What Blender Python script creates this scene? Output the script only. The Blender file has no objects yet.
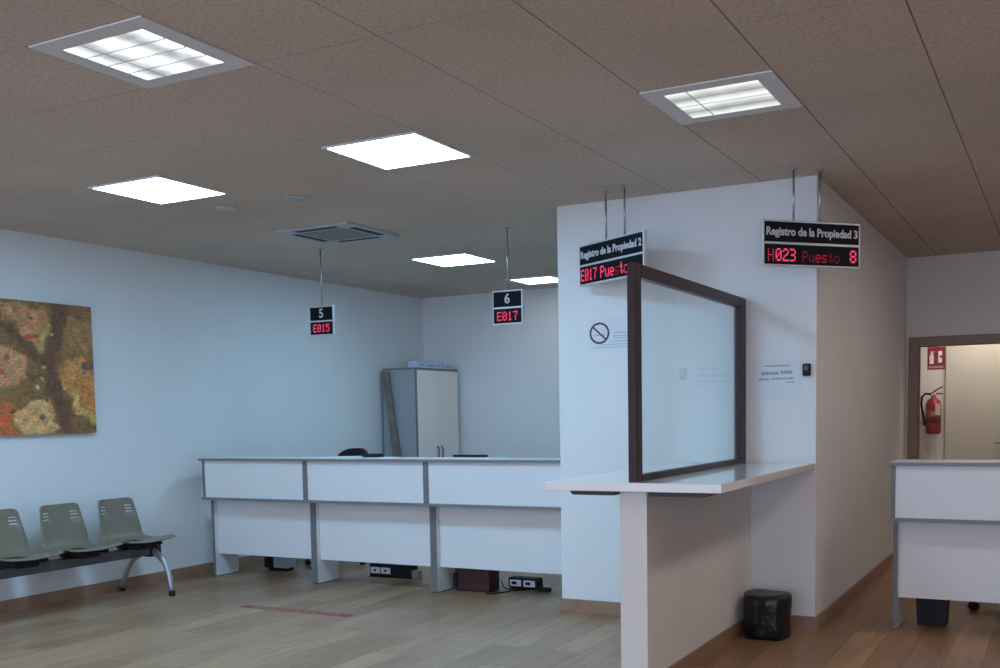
import bpy, bmesh, math, random
from mathutils import Vector, Matrix, noise
random.seed(7)
R = math.radians
SC = bpy.context.scene
COL = SC.collection

# ------------------------------------------------------------------ camera
HC = 1.4114
YAW, PITCH, ROLL = -0.495749, -0.075790, -0.017970
cam_d = bpy.data.cameras.new('camera'); cam = bpy.data.objects.new('camera', cam_d); COL.objects.link(cam)
cy_, sy_ = math.cos(YAW), math.sin(YAW); cp_, sp_ = math.cos(PITCH), math.sin(PITCH)
fwd = Vector((sy_*cp_, cy_*cp_, sp_)); rt = Vector((cy_, -sy_, 0)); up = rt.cross(fwd)
r2 = rt*math.cos(ROLL) + up*math.sin(ROLL); u2 = -rt*math.sin(ROLL) + up*math.cos(ROLL)
cam.matrix_world = Matrix(((r2.x, u2.x, -fwd.x, 0), (r2.y, u2.y, -fwd.y, 0), (r2.z, u2.z, -fwd.z, HC), (0, 0, 0, 1)))
cam_d.sensor_fit = 'HORIZONTAL'; cam_d.sensor_width = 36; cam_d.lens = 37.811
cam_d.shift_y = 0.1609; cam_d.clip_start = 0.02; cam_d.clip_end = 200
SC.camera = cam

# ------------------------------------------------------------------ world, exposure
SC.view_settings.view_transform = 'Standard'; SC.view_settings.look = 'None'
SC.view_settings.gamma = 1; SC.view_settings.use_curve_mapping = False
SC.view_settings.exposure = 0.0
WORLD_COL, WORLD_STR = (0.64, 0.74, 1.0), 3.25
COOL, COOL_STR = (0.37, 0.70, 1.0), 40.0
NEUT, NEUT_STR = (0.95, 0.99, 1.0), 1.9
WARM, WARM_STR = (1.0, 0.86, 0.73), 18.5
w = bpy.data.worlds.new('world'); SC.world = w; w.use_nodes = True
w.node_tree.nodes['Background'].inputs[0].default_value = (*WORLD_COL, 1)
w.node_tree.nodes['Background'].inputs[1].default_value = WORLD_STR

# ------------------------------------------------------------------ materials
def mat(name, col, rough=0.6, metal=0.0, noise_amt=0.0, nscale=8.0, bump=0.0, bscale=60.0, spec=0.5, coat=0.0):
    m = bpy.data.materials.new(name); m.use_nodes = True
    nt = m.node_tree; b = nt.nodes['Principled BSDF']
    b.inputs['Roughness'].default_value = rough; b.inputs['Metallic'].default_value = metal
    b.inputs['Specular IOR Level'].default_value = spec; b.inputs['Coat Weight'].default_value = coat
    tc = nt.nodes.new('ShaderNodeTexCoord')
    n = nt.nodes.new('ShaderNodeTexNoise'); n.inputs['Scale'].default_value = nscale; n.inputs['Detail'].default_value = 4
    nt.links.new(tc.outputs['Object'], n.inputs['Vector'])
    r = nt.nodes.new('ShaderNodeValToRGB')
    k = noise_amt
    r.color_ramp.elements[0].position = 0.3; r.color_ramp.elements[1].position = 0.7
    r.color_ramp.elements[0].color = (*[max(0, c*(1-k)) for c in col], 1)
    r.color_ramp.elements[1].color = (*[min(1, c*(1+k)) for c in col], 1)
    nt.links.new(n.outputs['Fac'], r.inputs['Fac']); nt.links.new(r.outputs['Color'], b.inputs['Base Color'])
    if bump:
        n2 = nt.nodes.new('ShaderNodeTexNoise'); n2.inputs['Scale'].default_value = bscale; n2.inputs['Detail'].default_value = 3
        nt.links.new(tc.outputs['Object'], n2.inputs['Vector'])
        bp = nt.nodes.new('ShaderNodeBump'); bp.inputs['Strength'].default_value = bump; bp.inputs['Distance'].default_value = 0.01
        nt.links.new(n2.outputs['Fac'], bp.inputs['Height']); nt.links.new(bp.outputs['Normal'], b.inputs['Normal'])
    return m

def emis(name, col, s):
    m = bpy.data.materials.new(name); m.use_nodes = True; nt = m.node_tree
    nt.nodes.remove(nt.nodes['Principled BSDF'])
    e = nt.nodes.new('ShaderNodeEmission'); e.inputs[0].default_value = (*col, 1); e.inputs[1].default_value = s
    nt.links.new(e.outputs[0], nt.nodes['Material Output'].inputs[0]); return m

M = {}
M['wall'] = mat('wall_paint', (0.75, 0.755, 0.76), 0.7, noise_amt=0.015, nscale=2, bump=0.05, bscale=180)
M['wall_warm'] = mat('corridor_paint', (0.74, 0.73, 0.70), 0.7, noise_amt=0.03, nscale=1.6, bump=0.05, bscale=180)
M['white_board'] = mat('white_melamine', (0.74, 0.74, 0.75), 0.35, noise_amt=0.01, nscale=3)
M['grey_trim'] = mat('grey_trim', (0.17, 0.165, 0.17), 0.45, noise_amt=0.03, nscale=12)
M['grey_slab'] = mat('grey_laminate', (0.19, 0.19, 0.195), 0.4, noise_amt=0.04, nscale=20)
M['gloss_white'] = mat('gloss_white_top', (0.80, 0.79, 0.77), 0.12, noise_amt=0.008, nscale=3, coat=0.4)
M['cream'] = mat('cream_laminate', (0.86, 0.76, 0.70), 0.45, noise_amt=0.01, nscale=3)
M['cab_side'] = mat('cabinet_grey', (0.33, 0.34, 0.36), 0.5, noise_amt=0.01)
M['brown_board'] = mat('brown_board', (0.19, 0.155, 0.12), 0.6, noise_amt=0.2, nscale=6)
M['frame_wood'] = mat('mahogany_frame', (0.036, 0.012, 0.015), 0.4, noise_amt=0.25, nscale=9, spec=0.3)
M['door_wood'] = mat('door_frame_wood', (0.27, 0.17, 0.12), 0.4, noise_amt=0.12, nscale=8)
M['base_wood'] = mat('baseboard_wood', (0.32, 0.19, 0.125), 0.4, noise_amt=0.15, nscale=7)
M['black'] = mat('black_plastic', (0.010, 0.011, 0.013), 0.55, noise_amt=0.1, spec=0.25)
M['black_metal'] = mat('black_metal', (0.02, 0.018, 0.02), 0.4, metal=0.3)
M['steel'] = mat('brushed_steel', (0.42, 0.45, 0.50), 0.3, metal=0.9, noise_amt=0.05)
M['chrome'] = mat('chrome', (0.7, 0.72, 0.75), 0.15, metal=1.0)
M['beam'] = mat('grey_painted_steel', (0.11, 0.115, 0.12), 0.4, metal=0.4)
M['leg_silver'] = mat('silver_leg', (0.40, 0.43, 0.47), 0.35, metal=0.6)
M['seat'] = mat('olive_plastic', (0.20, 0.165, 0.115), 0.42, noise_amt=0.04, nscale=9)
M['sign_frame'] = mat('sign_aluminium', (0.62, 0.64, 0.66), 0.4, metal=0.2)
M['sign_black'] = mat('sign_black', (0.006, 0.008, 0.014), 0.6, spec=0.15)
M['sign_text'] = mat('sign_text', (0.60, 0.62, 0.65), 0.6)
M['led'] = emis('red_led', (1.0, 0.075, 0.19), 0.85)
M['led_dim'] = emis('dim_red_led', (1.0, 0.03, 0.09), 0.45)
M['lamp_frame'] = mat('lamp_frame', (0.72, 0.73, 0.75), 0.45)
M['louver'] = mat('louver_aluminium', (0.82, 0.84, 0.86), 0.22, metal=0.85)
M['cool'] = emis('cool_led_panel', COOL, COOL_STR)
M['neutral'] = emis('neutral_tube', NEUT, NEUT_STR)
M['warm'] = emis('warm_tube', WARM, WARM_STR)
M['ext_label'] = mat('extinguisher_label', (0.20, 0.07, 0.07), 0.5, noise_amt=0.5, nscale=60)
M['film'] = mat('translucent_notice_sheet', (0.70, 0.73, 0.765), 0.6)
M['paper'] = mat('paper', (0.76, 0.78, 0.82), 0.7)
M['ink'] = mat('grey_ink', (0.28, 0.33, 0.44), 0.7)
M['faint_ink'] = mat('faint_ink', (0.42, 0.46, 0.50), 0.7)
M['ring'] = mat('prohibition_ring', (0.10, 0.025, 0.05), 0.5)
M['red'] = mat('extinguisher_red', (0.27, 0.022, 0.03), 0.4)
M['red_sign'] = mat('red_sign', (0.25, 0.018, 0.024), 0.45)
M['label_beige'] = mat('label_beige', (0.62, 0.55, 0.42), 0.6)
M['carton'] = mat('white_carton', (0.50, 0.56, 0.68), 0.7, noise_amt=0.04)
M['maroon'] = mat('maroon_case', (0.045, 0.008, 0.009), 0.5, noise_amt=0.15)
M['bag'] = mat('black_bin_bag', (0.008, 0.009, 0.012), 0.32, noise_amt=0.4, nscale=14, bump=0.7, bscale=24)
M['sticker_red'] = mat('sticker_red', (0.30, 0.05, 0.06), 0.5)
M['sticker_text'] = mat('sticker_pale', (0.30, 0.24, 0.22), 0.5)
M['vent_white'] = mat('vent_white', (0.47, 0.50, 0.52), 0.5)
M['vent_grey'] = mat('vent_filter', (0.24, 0.26, 0.27), 0.7, noise_amt=0.1, nscale=60)
M['office_fabric'] = mat('office_chair_fabric', (0.010, 0.012, 0.018), 0.8)
M['screen'] = mat('screen_glass', (0.01, 0.012, 0.016), 0.15)

def glass_mat():
    m = bpy.data.materials.new('clear_glass'); m.use_nodes = True; nt = m.node_tree
    nt.nodes.remove(nt.nodes['Principled BSDF'])
    t = nt.nodes.new('ShaderNodeBsdfTransparent'); t.inputs[0].default_value = (0.945, 0.985, 0.985, 1)
    g = nt.nodes.new('ShaderNodeBsdfGlossy'); g.inputs['Roughness'].default_value = 0.0
    f = nt.nodes.new('ShaderNodeFresnel'); f.inputs[0].default_value = 1.5
    x = nt.nodes.new('ShaderNodeMixShader')
    geo = nt.nodes.new('ShaderNodeNewGeometry'); mm = nt.nodes.new('ShaderNodeMath'); mm.operation = 'MULTIPLY'
    inv = nt.nodes.new('ShaderNodeMath'); inv.operation = 'SUBTRACT'; inv.inputs[0].default_value = 1
    nt.links.new(geo.outputs['Backfacing'], inv.inputs[1])
    nt.links.new(f.outputs[0], mm.inputs[0]); nt.links.new(inv.outputs[0], mm.inputs[1])
    nt.links.new(mm.outputs[0], x.inputs[0]); nt.links.new(t.outputs[0], x.inputs[1]); nt.links.new(g.outputs[0], x.inputs[2])
    nt.links.new(x.outputs[0], nt.nodes['Material Output'].inputs[0]); return m
M['glass'] = glass_mat()

def floor_mat():
    m = bpy.data.materials.new('laminate_floor'); m.use_nodes = True; nt = m.node_tree; L = nt.links; N = nt.nodes
    b = N['Principled BSDF']; tc = N.new('ShaderNodeTexCoord'); mp = N.new('ShaderNodeMapping')
    mp.inputs['Rotation'].default_value = (0, 0, R(90)); L.new(tc.outputs['Object'], mp.inputs['Vector'])
    br = N.new('ShaderNodeTexBrick'); br.offset = 0.37; br.inputs['Scale'].default_value = 1
    br.inputs['Brick Width'].default_value = 1.28; br.inputs['Row Height'].default_value = 0.193
    br.inputs['Mortar Size'].default_value = 0.0022; br.inputs['Mortar Smooth'].default_value = 0.3
    br.inputs['Color1'].default_value = (0.30, 0.168, 0.088, 1); br.inputs['Color2'].default_value = (0.46, 0.28, 0.158, 1)
    br.inputs['Mortar'].default_value = (0.10, 0.055, 0.035, 1); br.inputs['Bias'].default_value = -0.1
    L.new(mp.outputs[0], br.inputs['Vector'])
    mp2 = N.new('ShaderNodeMapping'); mp2.inputs['Scale'].default_value = (9, 0.7, 1); L.new(tc.outputs['Object'], mp2.inputs['Vector'])
    n = N.new('ShaderNodeTexNoise'); n.inputs['Scale'].default_value = 2.2; n.inputs['Detail'].default_value = 6; n.inputs['Roughness'].default_value = 0.65
    L.new(mp2.outputs[0], n.inputs['Vector'])
    r = N.new('ShaderNodeValToRGB'); r.color_ramp.elements[0].position = 0.3; r.color_ramp.elements[0].color = (0.68, 0.66, 0.63, 1)
    r.color_ramp.elements[1].position = 0.72; r.color_ramp.elements[1].color = (1.15, 1.15, 1.15, 1); L.new(n.outputs['Fac'], r.inputs[0])
    mx = N.new('ShaderNodeMix'); mx.data_type = 'RGBA'; mx.blend_type = 'MULTIPLY'; mx.inputs[0].default_value = 1
    L.new(br.outputs['Color'], mx.inputs[6]); L.new(r.outputs[0], mx.inputs[7]); L.new(mx.outputs[2], b.inputs['Base Color'])
    b.inputs['Roughness'].default_value = 0.30
    n3 = N.new('ShaderNodeTexNoise'); n3.inputs['Scale'].default_value = 1.3; L.new(tc.outputs['Object'], n3.inputs['Vector'])
    mr = N.new('ShaderNodeMapRange'); mr.inputs[3].default_value = 0.26; mr.inputs[4].default_value = 0.42
    L.new(n3.outputs['Fac'], mr.inputs[0]); L.new(mr.outputs[0], b.inputs['Roughness'])
    bp = N.new('ShaderNodeBump'); bp.inputs['Strength'].default_value = 0.25; bp.inputs['Distance'].default_value = 0.002; bp.invert = True
    L.new(br.outputs['Fac'], bp.inputs['Height']); L.new(bp.outputs[0], b.inputs['Normal'])
    return m
GX, GY, CH = -2.3360, 2.8035, 2.8553
def ceiling_mat():
    m = bpy.data.materials.new('fibre_ceiling_tiles'); m.use_nodes = True; nt = m.node_tree; L = nt.links; N = nt.nodes
    b = N['Principled BSDF']; tc = N.new('ShaderNodeTexCoord'); sp = N.new('ShaderNodeSeparateXYZ'); L.new(tc.outputs['Object'], sp.inputs[0])
    def joint(axis, off):
        a = N.new('ShaderNodeMath'); a.operation = 'SUBTRACT'; L.new(sp.outputs[axis], a.inputs[0]); a.inputs[1].default_value = off
        d = N.new('ShaderNodeMath'); d.operation = 'PINGPONG'; L.new(a.outputs[0], d.inputs[0]); d.inputs[1].default_value = 0.3
        s = N.new('ShaderNodeMapRange'); L.new(d.outputs[0], s.inputs[0]); s.inputs[1].default_value = 0.001; s.inputs[2].default_value = 0.005
        s.inputs[3].default_value = 1; s.inputs[4].default_value = 0; return s
    jx, jy = joint(0, GX), joint(1, GY)
    nz = N.new('ShaderNodeTexNoise'); nz.inputs['Scale'].default_value = 1.1; nz.inputs['Detail'].default_value = 2; L.new(tc.outputs['Object'], nz.inputs['Vector'])
    mr = N.new('ShaderNodeMapRange'); L.new(nz.outputs['Fac'], mr.inputs[0]); mr.inputs[1].default_value = 0.42; mr.inputs[2].default_value = 0.60
    mr.inputs[3].default_value = 0.0; mr.inputs[4].default_value = 0.45
    m1 = N.new('ShaderNodeMath'); m1.operation = 'MULTIPLY'; L.new(jy.outputs[0], m1.inputs[0]); L.new(mr.outputs[0], m1.inputs[1])
    m1b = N.new('ShaderNodeMath'); m1b.operation = 'MULTIPLY'; L.new(jx.outputs[0], m1b.inputs[0])
    mr2 = N.new('ShaderNodeMapRange'); L.new(sp.outputs[0], mr2.inputs[0]); mr2.inputs[1].default_value = -3.6; mr2.inputs[2].default_value = -1.5
    mr2.inputs[3].default_value = 0.25; mr2.inputs[4].default_value = 1.0; L.new(mr2.outputs[0], m1b.inputs[1])
    m2 = N.new('ShaderNodeMath'); m2.operation = 'MAXIMUM'; L.new(m1.outputs[0], m2.inputs[0]); L.new(m1b.outputs[0], m2.inputs[1])
    n = N.new('ShaderNodeTexNoise'); n.inputs['Scale'].default_value = 55; n.inputs['Detail'].default_value = 5; n.inputs['Roughness'].default_value = 0.7
    L.new(tc.outputs['Object'], n.inputs['Vector'])
    r = N.new('ShaderNodeValToRGB'); r.color_ramp.elements[0].position = 0.33; r.color_ramp.elements[0].color = (0.50, 0.425, 0.355, 1)
    r.color_ramp.elements[1].position = 0.62; r.color_ramp.elements[1].color = (0.70, 0.60, 0.52, 1); L.new(n.outputs['Fac'], r.inputs[0])
    nb = N.new('ShaderNodeTexNoise'); nb.inputs['Scale'].default_value = 0.9; nb.inputs['Detail'].default_value = 3; L.new(tc.outputs['Object'], nb.inputs['Vector'])
    rb = N.new('ShaderNodeValToRGB'); rb.color_ramp.elements[0].position = 0.3; rb.color_ramp.elements[0].color = (0.9, 0.9, 0.9, 1)
    rb.color_ramp.elements[1].position = 0.7; rb.color_ramp.elements[1].color = (1.06, 1.06, 1.06, 1); L.new(nb.outputs['Fac'], rb.inputs[0])
    ml = N.new('ShaderNodeMix'); ml.data_type = 'RGBA'; ml.blend_type = 'MULTIPLY'; ml.inputs[0].default_value = 1
    L.new(r.outputs[0], ml.inputs[6]); L.new(rb.outputs[0], ml.inputs[7])
    mx = N.new('ShaderNodeMix'); mx.data_type = 'RGBA'; L.new(m2.outputs[0], mx.inputs[0]); L.new(ml.outputs[2], mx.inputs[6]); mx.inputs[7].default_value = (0.17, 0.135, 0.115, 1)
    L.new(mx.outputs[2], b.inputs['Base Color']); b.inputs['Roughness'].default_value = 0.95; b.inputs['Specular IOR Level'].default_value = 0.1
    bp = N.new('ShaderNodeBump'); bp.inputs['Strength'].default_value = 0.5; bp.inputs['Distance'].default_value = 0.004
    L.new(n.outputs['Fac'], bp.inputs['Height']); L.new(bp.outputs[0], b.inputs['Normal'])
    return m
M['floor'] = floor_mat(); M['ceiling'] = ceiling_mat()

# ------------------------------------------------------------------ mesh helpers
class MB:
    def __init__(s): s.bm = bmesh.new()
    def box(s, x0, x1, y0, y1, z0, z1, bev=0.0, rz=0.0, piv=None, mi=0, mtx=None):
        t = bmesh.new(); bmesh.ops.create_cube(t, size=1)
        bmesh.ops.scale(t, vec=(abs(x1-x0), abs(y1-y0), abs(z1-z0)), verts=t.verts)
        if bev: bmesh.ops.bevel(t, geom=t.edges[:], offset=bev, segments=2, affect='EDGES', profile=0.5)
        c = Vector(((x0+x1)/2, (y0+y1)/2, (z0+z1)/2))
        bmesh.ops.translate(t, vec=c, verts=t.verts)
        if rz: bmesh.ops.rotate(t, cent=piv or c, matrix=Matrix.Rotation(rz, 3, 'Z'), verts=t.verts)
        if mtx is not None: bmesh.ops.transform(t, matrix=mtx, verts=t.verts)
        s.merge(t, mi); return s
    def merge(s, t, mi=0):
        for f in t.faces: f.material_index = mi
        me = bpy.data.meshes.new('t'); t.to_mesh(me); t.free(); s.bm.from_mesh(me); bpy.data.meshes.remove(me)
    def tube(s, pts, r, seg=12, mi=0, cap=True):
        t = bmesh.new(); pts = [Vector(p) for p in pts]; rings = []
        rr = r if isinstance(r, (list, tuple)) else [r]*len(pts); nrm = None
        for i, p in enumerate(pts):
            d = (pts[min(i+1, len(pts)-1)] - pts[max(i-1, 0)]).normalized()
            if nrm is None:
                a = Vector((0, 0, 1)) if abs(d.z) < 0.9 else Vector((1, 0, 0)); nrm = d.cross(a).normalized()
            nrm = (nrm - d*nrm.dot(d)).normalized(); b = d.cross(nrm)
            rings.append([t.verts.new(p + (nrm*math.cos(2*math.pi*k/seg) + b*math.sin(2*math.pi*k/seg))*rr[i]) for k in range(seg)])
        for a, b in zip(rings, rings[1:]):
            for k in range(seg): t.faces.new((a[k], a[(k+1) % seg], b[(k+1) % seg], b[k])).smooth = True
        if cap: t.faces.new(rings[0][::-1]); t.faces.new(rings[-1])
        s.merge(t, mi); return s
    def lathe(s, prof, cx, cy, seg=32, mi=0, fn=None):
        t = bmesh.new(); rings = []
        for (r, z) in prof:
            ring = []
            for k in range(seg):
                a = 2*math.pi*k/seg; q = fn(a, z) if fn else 1
                ring.append(t.verts.new((cx+r*q*math.cos(a), cy+r*q*math.sin(a), z)))
            rings.append(ring)
        for a, b in zip(rings, rings[1:]):
            for k in range(seg): t.faces.new((a[k], a[(k+1) % seg], b[(k+1) % seg], b[k])).smooth = True
        t.faces.new(rings[0][::-1]); t.faces.new(rings[-1]); s.merge(t, mi); return s
    def prism(s, pts, axis, a, b, mi=0):
        t = bmesh.new()
        def mk(p, v):
            return {'x': (v, p[0], p[1]), 'y': (p[0], v, p[1]), 'z': (p[0], p[1], v)}[axis]
        A = [t.verts.new(mk(p, a)) for p in pts]; B = [t.verts.new(mk(p, b)) for p in pts]; n = len(pts)
        t.faces.new(A); t.faces.new(B[::-1])
        for i in range(n): t.faces.new((A[i], B[i], B[(i+1) % n], A[(i+1) % n]))
        bmesh.ops.recalc_face_normals(t, faces=t.faces); s.merge(t, mi); return s
    def build(s, name, m, parent=None):
        me = bpy.data.meshes.new(name)
        s.bm.to_mesh(me); s.bm.free()
        for q in (m if isinstance(m, list) else [m]): me.materials.append(M[q] if isinstance(q, str) else q)
        o = bpy.data.objects.new(name, me); COL.objects.link(o)
        if parent is not None:
            o.parent = parent; o.matrix_parent_inverse = parent.matrix_world.inverted() if parent.type != 'EMPTY' else Matrix.Translation(-parent.location)
            if parent.type == 'EMPTY' and parent.rotation_euler.z: o.matrix_parent_inverse = Matrix.Identity(4)
        return o

def tag(o, label, cat, group=None, kind=None):
    o['label'] = label; o['category'] = cat
    if group: o['group'] = group
    if kind: o['kind'] = kind
    return o
def thing(name, label, cat, loc=(0, 0, 0), rz=0.0, group=None):
    o = bpy.data.objects.new(name, None); COL.objects.link(o); o.location = loc; o.rotation_euler = (0, 0, rz)
    o.empty_display_size = 0.1
    return tag(o, label, cat, group)
def struct(name, mb, m, parent=None):
    o = mb.build(name, m, parent)
    if parent is None: o['kind'] = 'structure'
    return o
def dup(root, loc, label, rz=None, group=None):
    r = root.copy(); COL.objects.link(r); r.location = loc
    if rz is not None: r.rotation_euler = (0, 0, rz)
    r['label'] = label
    if group: r['group'] = group
    for ch in list(root.children):
        c = ch.copy(); COL.objects.link(c); c.parent = r
        for g in list(ch.children):
            d = g.copy(); COL.objects.link(d); d.parent = c
    return r
# local-space build: parts made around the origin, parented to an empty without inverse
def part(mb, name, m, parent, label=None):
    me_o = mb.build(name, m, None); me_o.parent = parent
    if label: me_o['label'] = label
    return me_o

FONT = {
 '0': ("01110", "10001", "10011", "10101", "11001", "10001", "01110"), '1': ("00100", "01100", "00100", "00100", "00100", "00100", "01110"),
 '2': ("01110", "10001", "00001", "00110", "01000", "10000", "11111"), '3': ("11110", "00001", "00001", "01110", "00001", "00001", "11110"),
 '5': ("11111", "10000", "11110", "00001", "00001", "10001", "01110"), '7': ("11111", "00001", "00010", "00100", "00100", "00100", "00100"),
 '8': ("01110", "10001", "10001", "01110", "10001", "10001", "01110"), 'E': ("11111", "10000", "10000", "11110", "10000", "10000", "11111"),
 'H': ("10001", "10001", "10001", "11111", "10001", "10001", "10001"), 'P': ("11110", "10001", "10001", "11110", "10000", "10000", "10000"),
 'u': ("00000", "00000", "10001", "10001", "10001", "10011", "01101"), 'e': ("00000", "00000", "01110", "10001", "11111", "10000", "01110"),
 's': ("00000", "00000", "01111", "10000", "01110", "00001", "11110"), 't': ("00100", "00100", "01110", "00100", "00100", "00101", "00010"),
 'o': ("00000", "00000", "01110", "10001", "10001", "10001", "01110"), ' ': ("00000",)*7, '.': ("000000",)*7}
def led(text, x0, z0, pitch, y, fat=0.95, dz=None):
    mb = MB(); dz = dz or pitch
    for i, ch in enumerate(text):
        g = FONT[ch]
        for r_, row in enumerate(g):
            for c_, v in enumerate(row):
                if v == '1':
                    x = x0 + (i*6 + c_)*pitch; z = z0 + (6-r_)*dz
                    mb.box(x, x+pitch*fat, y-0.0015, y, z, z+dz*fat)
    return mb
def text_mesh(s, size, sx=1.0, bold=0.0):
    cu = bpy.data.curves.new('lettering', 'FONT'); cu.body = s; cu.size = size; cu.extrude = 0.001; cu.offset = bold; cu.align_x = 'CENTER'; cu.align_y = 'CENTER'
    cu.resolution_u = 3
    o = bpy.data.objects.new('lettering', cu); COL.objects.link(o)
    dg = bpy.context.evaluated_depsgraph_get(); me = bpy.data.meshes.new_from_object(o.evaluated_get(dg))
    bpy.data.objects.remove(o); bpy.data.curves.remove(cu)
    t = bmesh.new(); t.from_mesh(me); bpy.data.meshes.remove(me)
    bmesh.ops.scale(t, vec=(sx, 1, 1), verts=t.verts)
    bmesh.ops.rotate(t, cent=(0, 0, 0), matrix=Matrix.Rotation(R(90), 3, 'X'), verts=t.verts)   # upright, facing -Y
    return t
def text_part(s, size, at, name, m, parent, sx=1.0, bold=0.0):
    t = text_mesh(s, size, sx, bold); bmesh.ops.translate(t, vec=at, verts=t.verts); mb = MB(); mb.merge(t)
    return part(mb, name, m, parent)

# ------------------------------------------------------------------ the room
XL, YB, YD, XR, YF = -6.988, 11.02, 10.95, 3.4, -3.6
CX0, CX1, CYF, STEP = -3.1685, -1.3912, 6.7666, 7.41
struct('floor', MB().box(XL-0.2, XR+0.2, YF, 12.4, -0.15, 0), 'floor')
# ceiling slab, left whole: the lamps sit in it as recessed trays just below its face
struct('ceiling', MB().box(XL-0.2, XR+0.2, YF, YB+0.2, CH, CH+0.15), 'ceiling')
struct('wall_left', MB().box(XL-0.2, XL, YF, YB, 0, CH), 'wall')
struct('wall_back', MB().box(XL-0.2, CX0+0.3, YB, YB+0.2, 0, CH), 'wall')
struct('wall_right', MB().box(XR, XR+0.2, YF, YD, 0, CH), 'wall_warm')
mb = MB(); mb.box(CX0, CX1, CYF, STEP, 0, CH, 0.004); mb.box(CX0+0.004, CX1-0.006, STEP-0.01, YB+0.1, 0, CH)
struct('wall_middle', mb, 'wall')
# wall with the doorway at the end of the corridor
DX0, DX1, DZ = -1.285, -0.395, 2.0
mb = MB(); mb.box(CX1-0.05, DX0, YD, YD+0.12, 0, CH).box(DX0, DX1, YD, YD+0.12, DZ, CH).box(DX1, XR, YD, YD+0.12, 0, CH)
struct('wall_doorway', mb, 'wall_warm')
mb = MB(); f = 0.09
mb.box(DX0-f, DX0, YD-0.02, YD+0.14, 0, DZ+f, 0.004).box(DX1, DX1+f, YD-0.02, YD+0.14, 0, DZ+f, 0.004).box(DX0, DX1, YD-0.02, YD+0.14, DZ, DZ+f, 0.004)
mb.box(DX0, DX0+0.015, YD+0.02, YD+0.05, 0, DZ)
struct('door_1', mb, 'door_wood')
# the lobby behind the doorway
YV = 12.0
mb = MB(); mb.box(-2.3, 0.7, YV, YV+0.12, 0, 2.5)
struct('wall_lobby', mb, 'wall_warm')
struct('wall_lobby_left', MB().box(-2.3, -2.18, YD+0.12, YV, 0, 2.5), 'wall_warm')
struct('wall_lobby_right', MB().box(0.6, 0.72, YD+0.12, YV, 0, 2.5), 'wall_warm')
struct('ceiling_lobby', MB().box(-2.3, 0.72, YD+0.12, YV+0.12, 2.5, 2.6), 'wall_warm')
mb = MB(); mb.box(-1.135, -0.30, YV-0.035, YV, 0.005, 2.2, 0.003)
M['leaf'] = mat('door_leaf_beige', (0.60, 0.57, 0.50), 0.45, noise_amt=0.02, nscale=2)
d2 = struct('door_2', mb, 'leaf')
hb = MB(); hb.tube([(-0.53, YV-0.035, 1.035), (-0.53, YV-0.085, 1.035)], 0.009); hb.tube([(-0.53, YV-0.085, 1.035), (-0.60, YV-0.088, 1.04), (-0.655, YV-0.08, 1.035)], 0.009)
hb.box(-0.55, -0.51, YV-0.043, YV-0.035, 0.94, 1.12, 0.003)
h = hb.build('door_handle', 'steel'); h.parent = d2; h['label'] = 'steel lever handle'

# baseboards
BH = 0.095
def base(name, *boxes):
    mb = MB()
    for b_ in boxes: mb.box(*b_, bev=0.002)
    struct(name, mb, 'base_wood')
base('baseboard_left', (XL, XL+0.014, YF, YB, 0, BH))
base('baseboard_back', (XL+0.014, CX0, YB-0.014, YB, 0, BH))
base('baseboard_middle', (CX0, CX1+0.016, CYF-0.016, CYF, 0, BH), (CX1, CX1+0.016, CYF, STEP, 0, BH), (CX1-0.006, CX1+0.006, STEP, YD-0.02, 0, BH-0.008), (CX0-0.014, CX0+0.004, CYF, YB-0.014, 0, BH))
base('baseboard_doorway', (DX1+f, XR-0.014, YD-0.014, YD, 0, BH))
base('baseboard_right', (XR-0.014, XR, YF, YD, 0, BH))
base('baseboard_lobby', (-2.18, -1.15, YV-0.014, YV, 0, BH))

# ------------------------------------------------------------------ ceiling lamps
def led_panel(cx, cy, label, w_=0.6, group='square panel lamps glowing in the ceiling'):
    t = thing('ceiling_panel_lamp', label, 'ceiling lamp', (cx, cy, CH), 0, group)
    h_ = w_/2; fr = 0.022
    mb = MB()
    mb.box(-h_, h_, -h_, -h_+fr, -0.008, 0, 0.001).box(-h_, h_, h_-fr, h_, -0.008, 0, 0.001)
    mb.box(-h_, -h_+fr, -h_+fr, h_-fr, -0.008, 0, 0.001).box(h_-fr, h_, -h_+fr, h_-fr, -0.008, 0, 0.001)
    part(mb, 'frame', 'lamp_frame', t)
    part(MB().box(-h_+fr, h_-fr, -h_+fr, h_-fr, -0.0078, -0.002), 'diffuser', 'cool', t, 'bluish white glowing diffuser')
    return t
cc = lambda k, j: (GX + (k+0.5)*0.6, GY + (j+0.5)*0.6)
P1 = led_panel(*cc(-2, 3), 'largest bright square panel lamp, in the middle of the ceiling')
dup(P1, (*cc(-5, 3), CH), 'bright square panel lamp nearest the left wall, above the painting side of the room')
dup(P1, (*cc(-5, 9), CH), 'small distant glowing panel lamp just left of the number 6 sign')

def louver_lamp(cx, cy, w_, d_, label, tube='neutral', border=0.075, rows=4, cols=4, depth=0.055, strips=None):
    t = thing('louvre_ceiling_lamp', label, 'ceiling lamp', (cx, cy, CH), 0)
    hx, hy = w_/2, d_/2; ix, iy = hx-border, hy-border; z0 = -0.07
    mb = MB()
    for (a, b_, c_, d2_) in ((-hx, hx, -hy, -iy), (-hx, hx, iy, hy), (-hx, -ix, -iy, iy), (ix, hx, -iy, iy)):
        mb.box(a, b_, c_, d2_, -0.007, 0, 0.001)
    part(mb, 'frame', 'lamp_frame', t)
    return t, ix, iy
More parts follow.
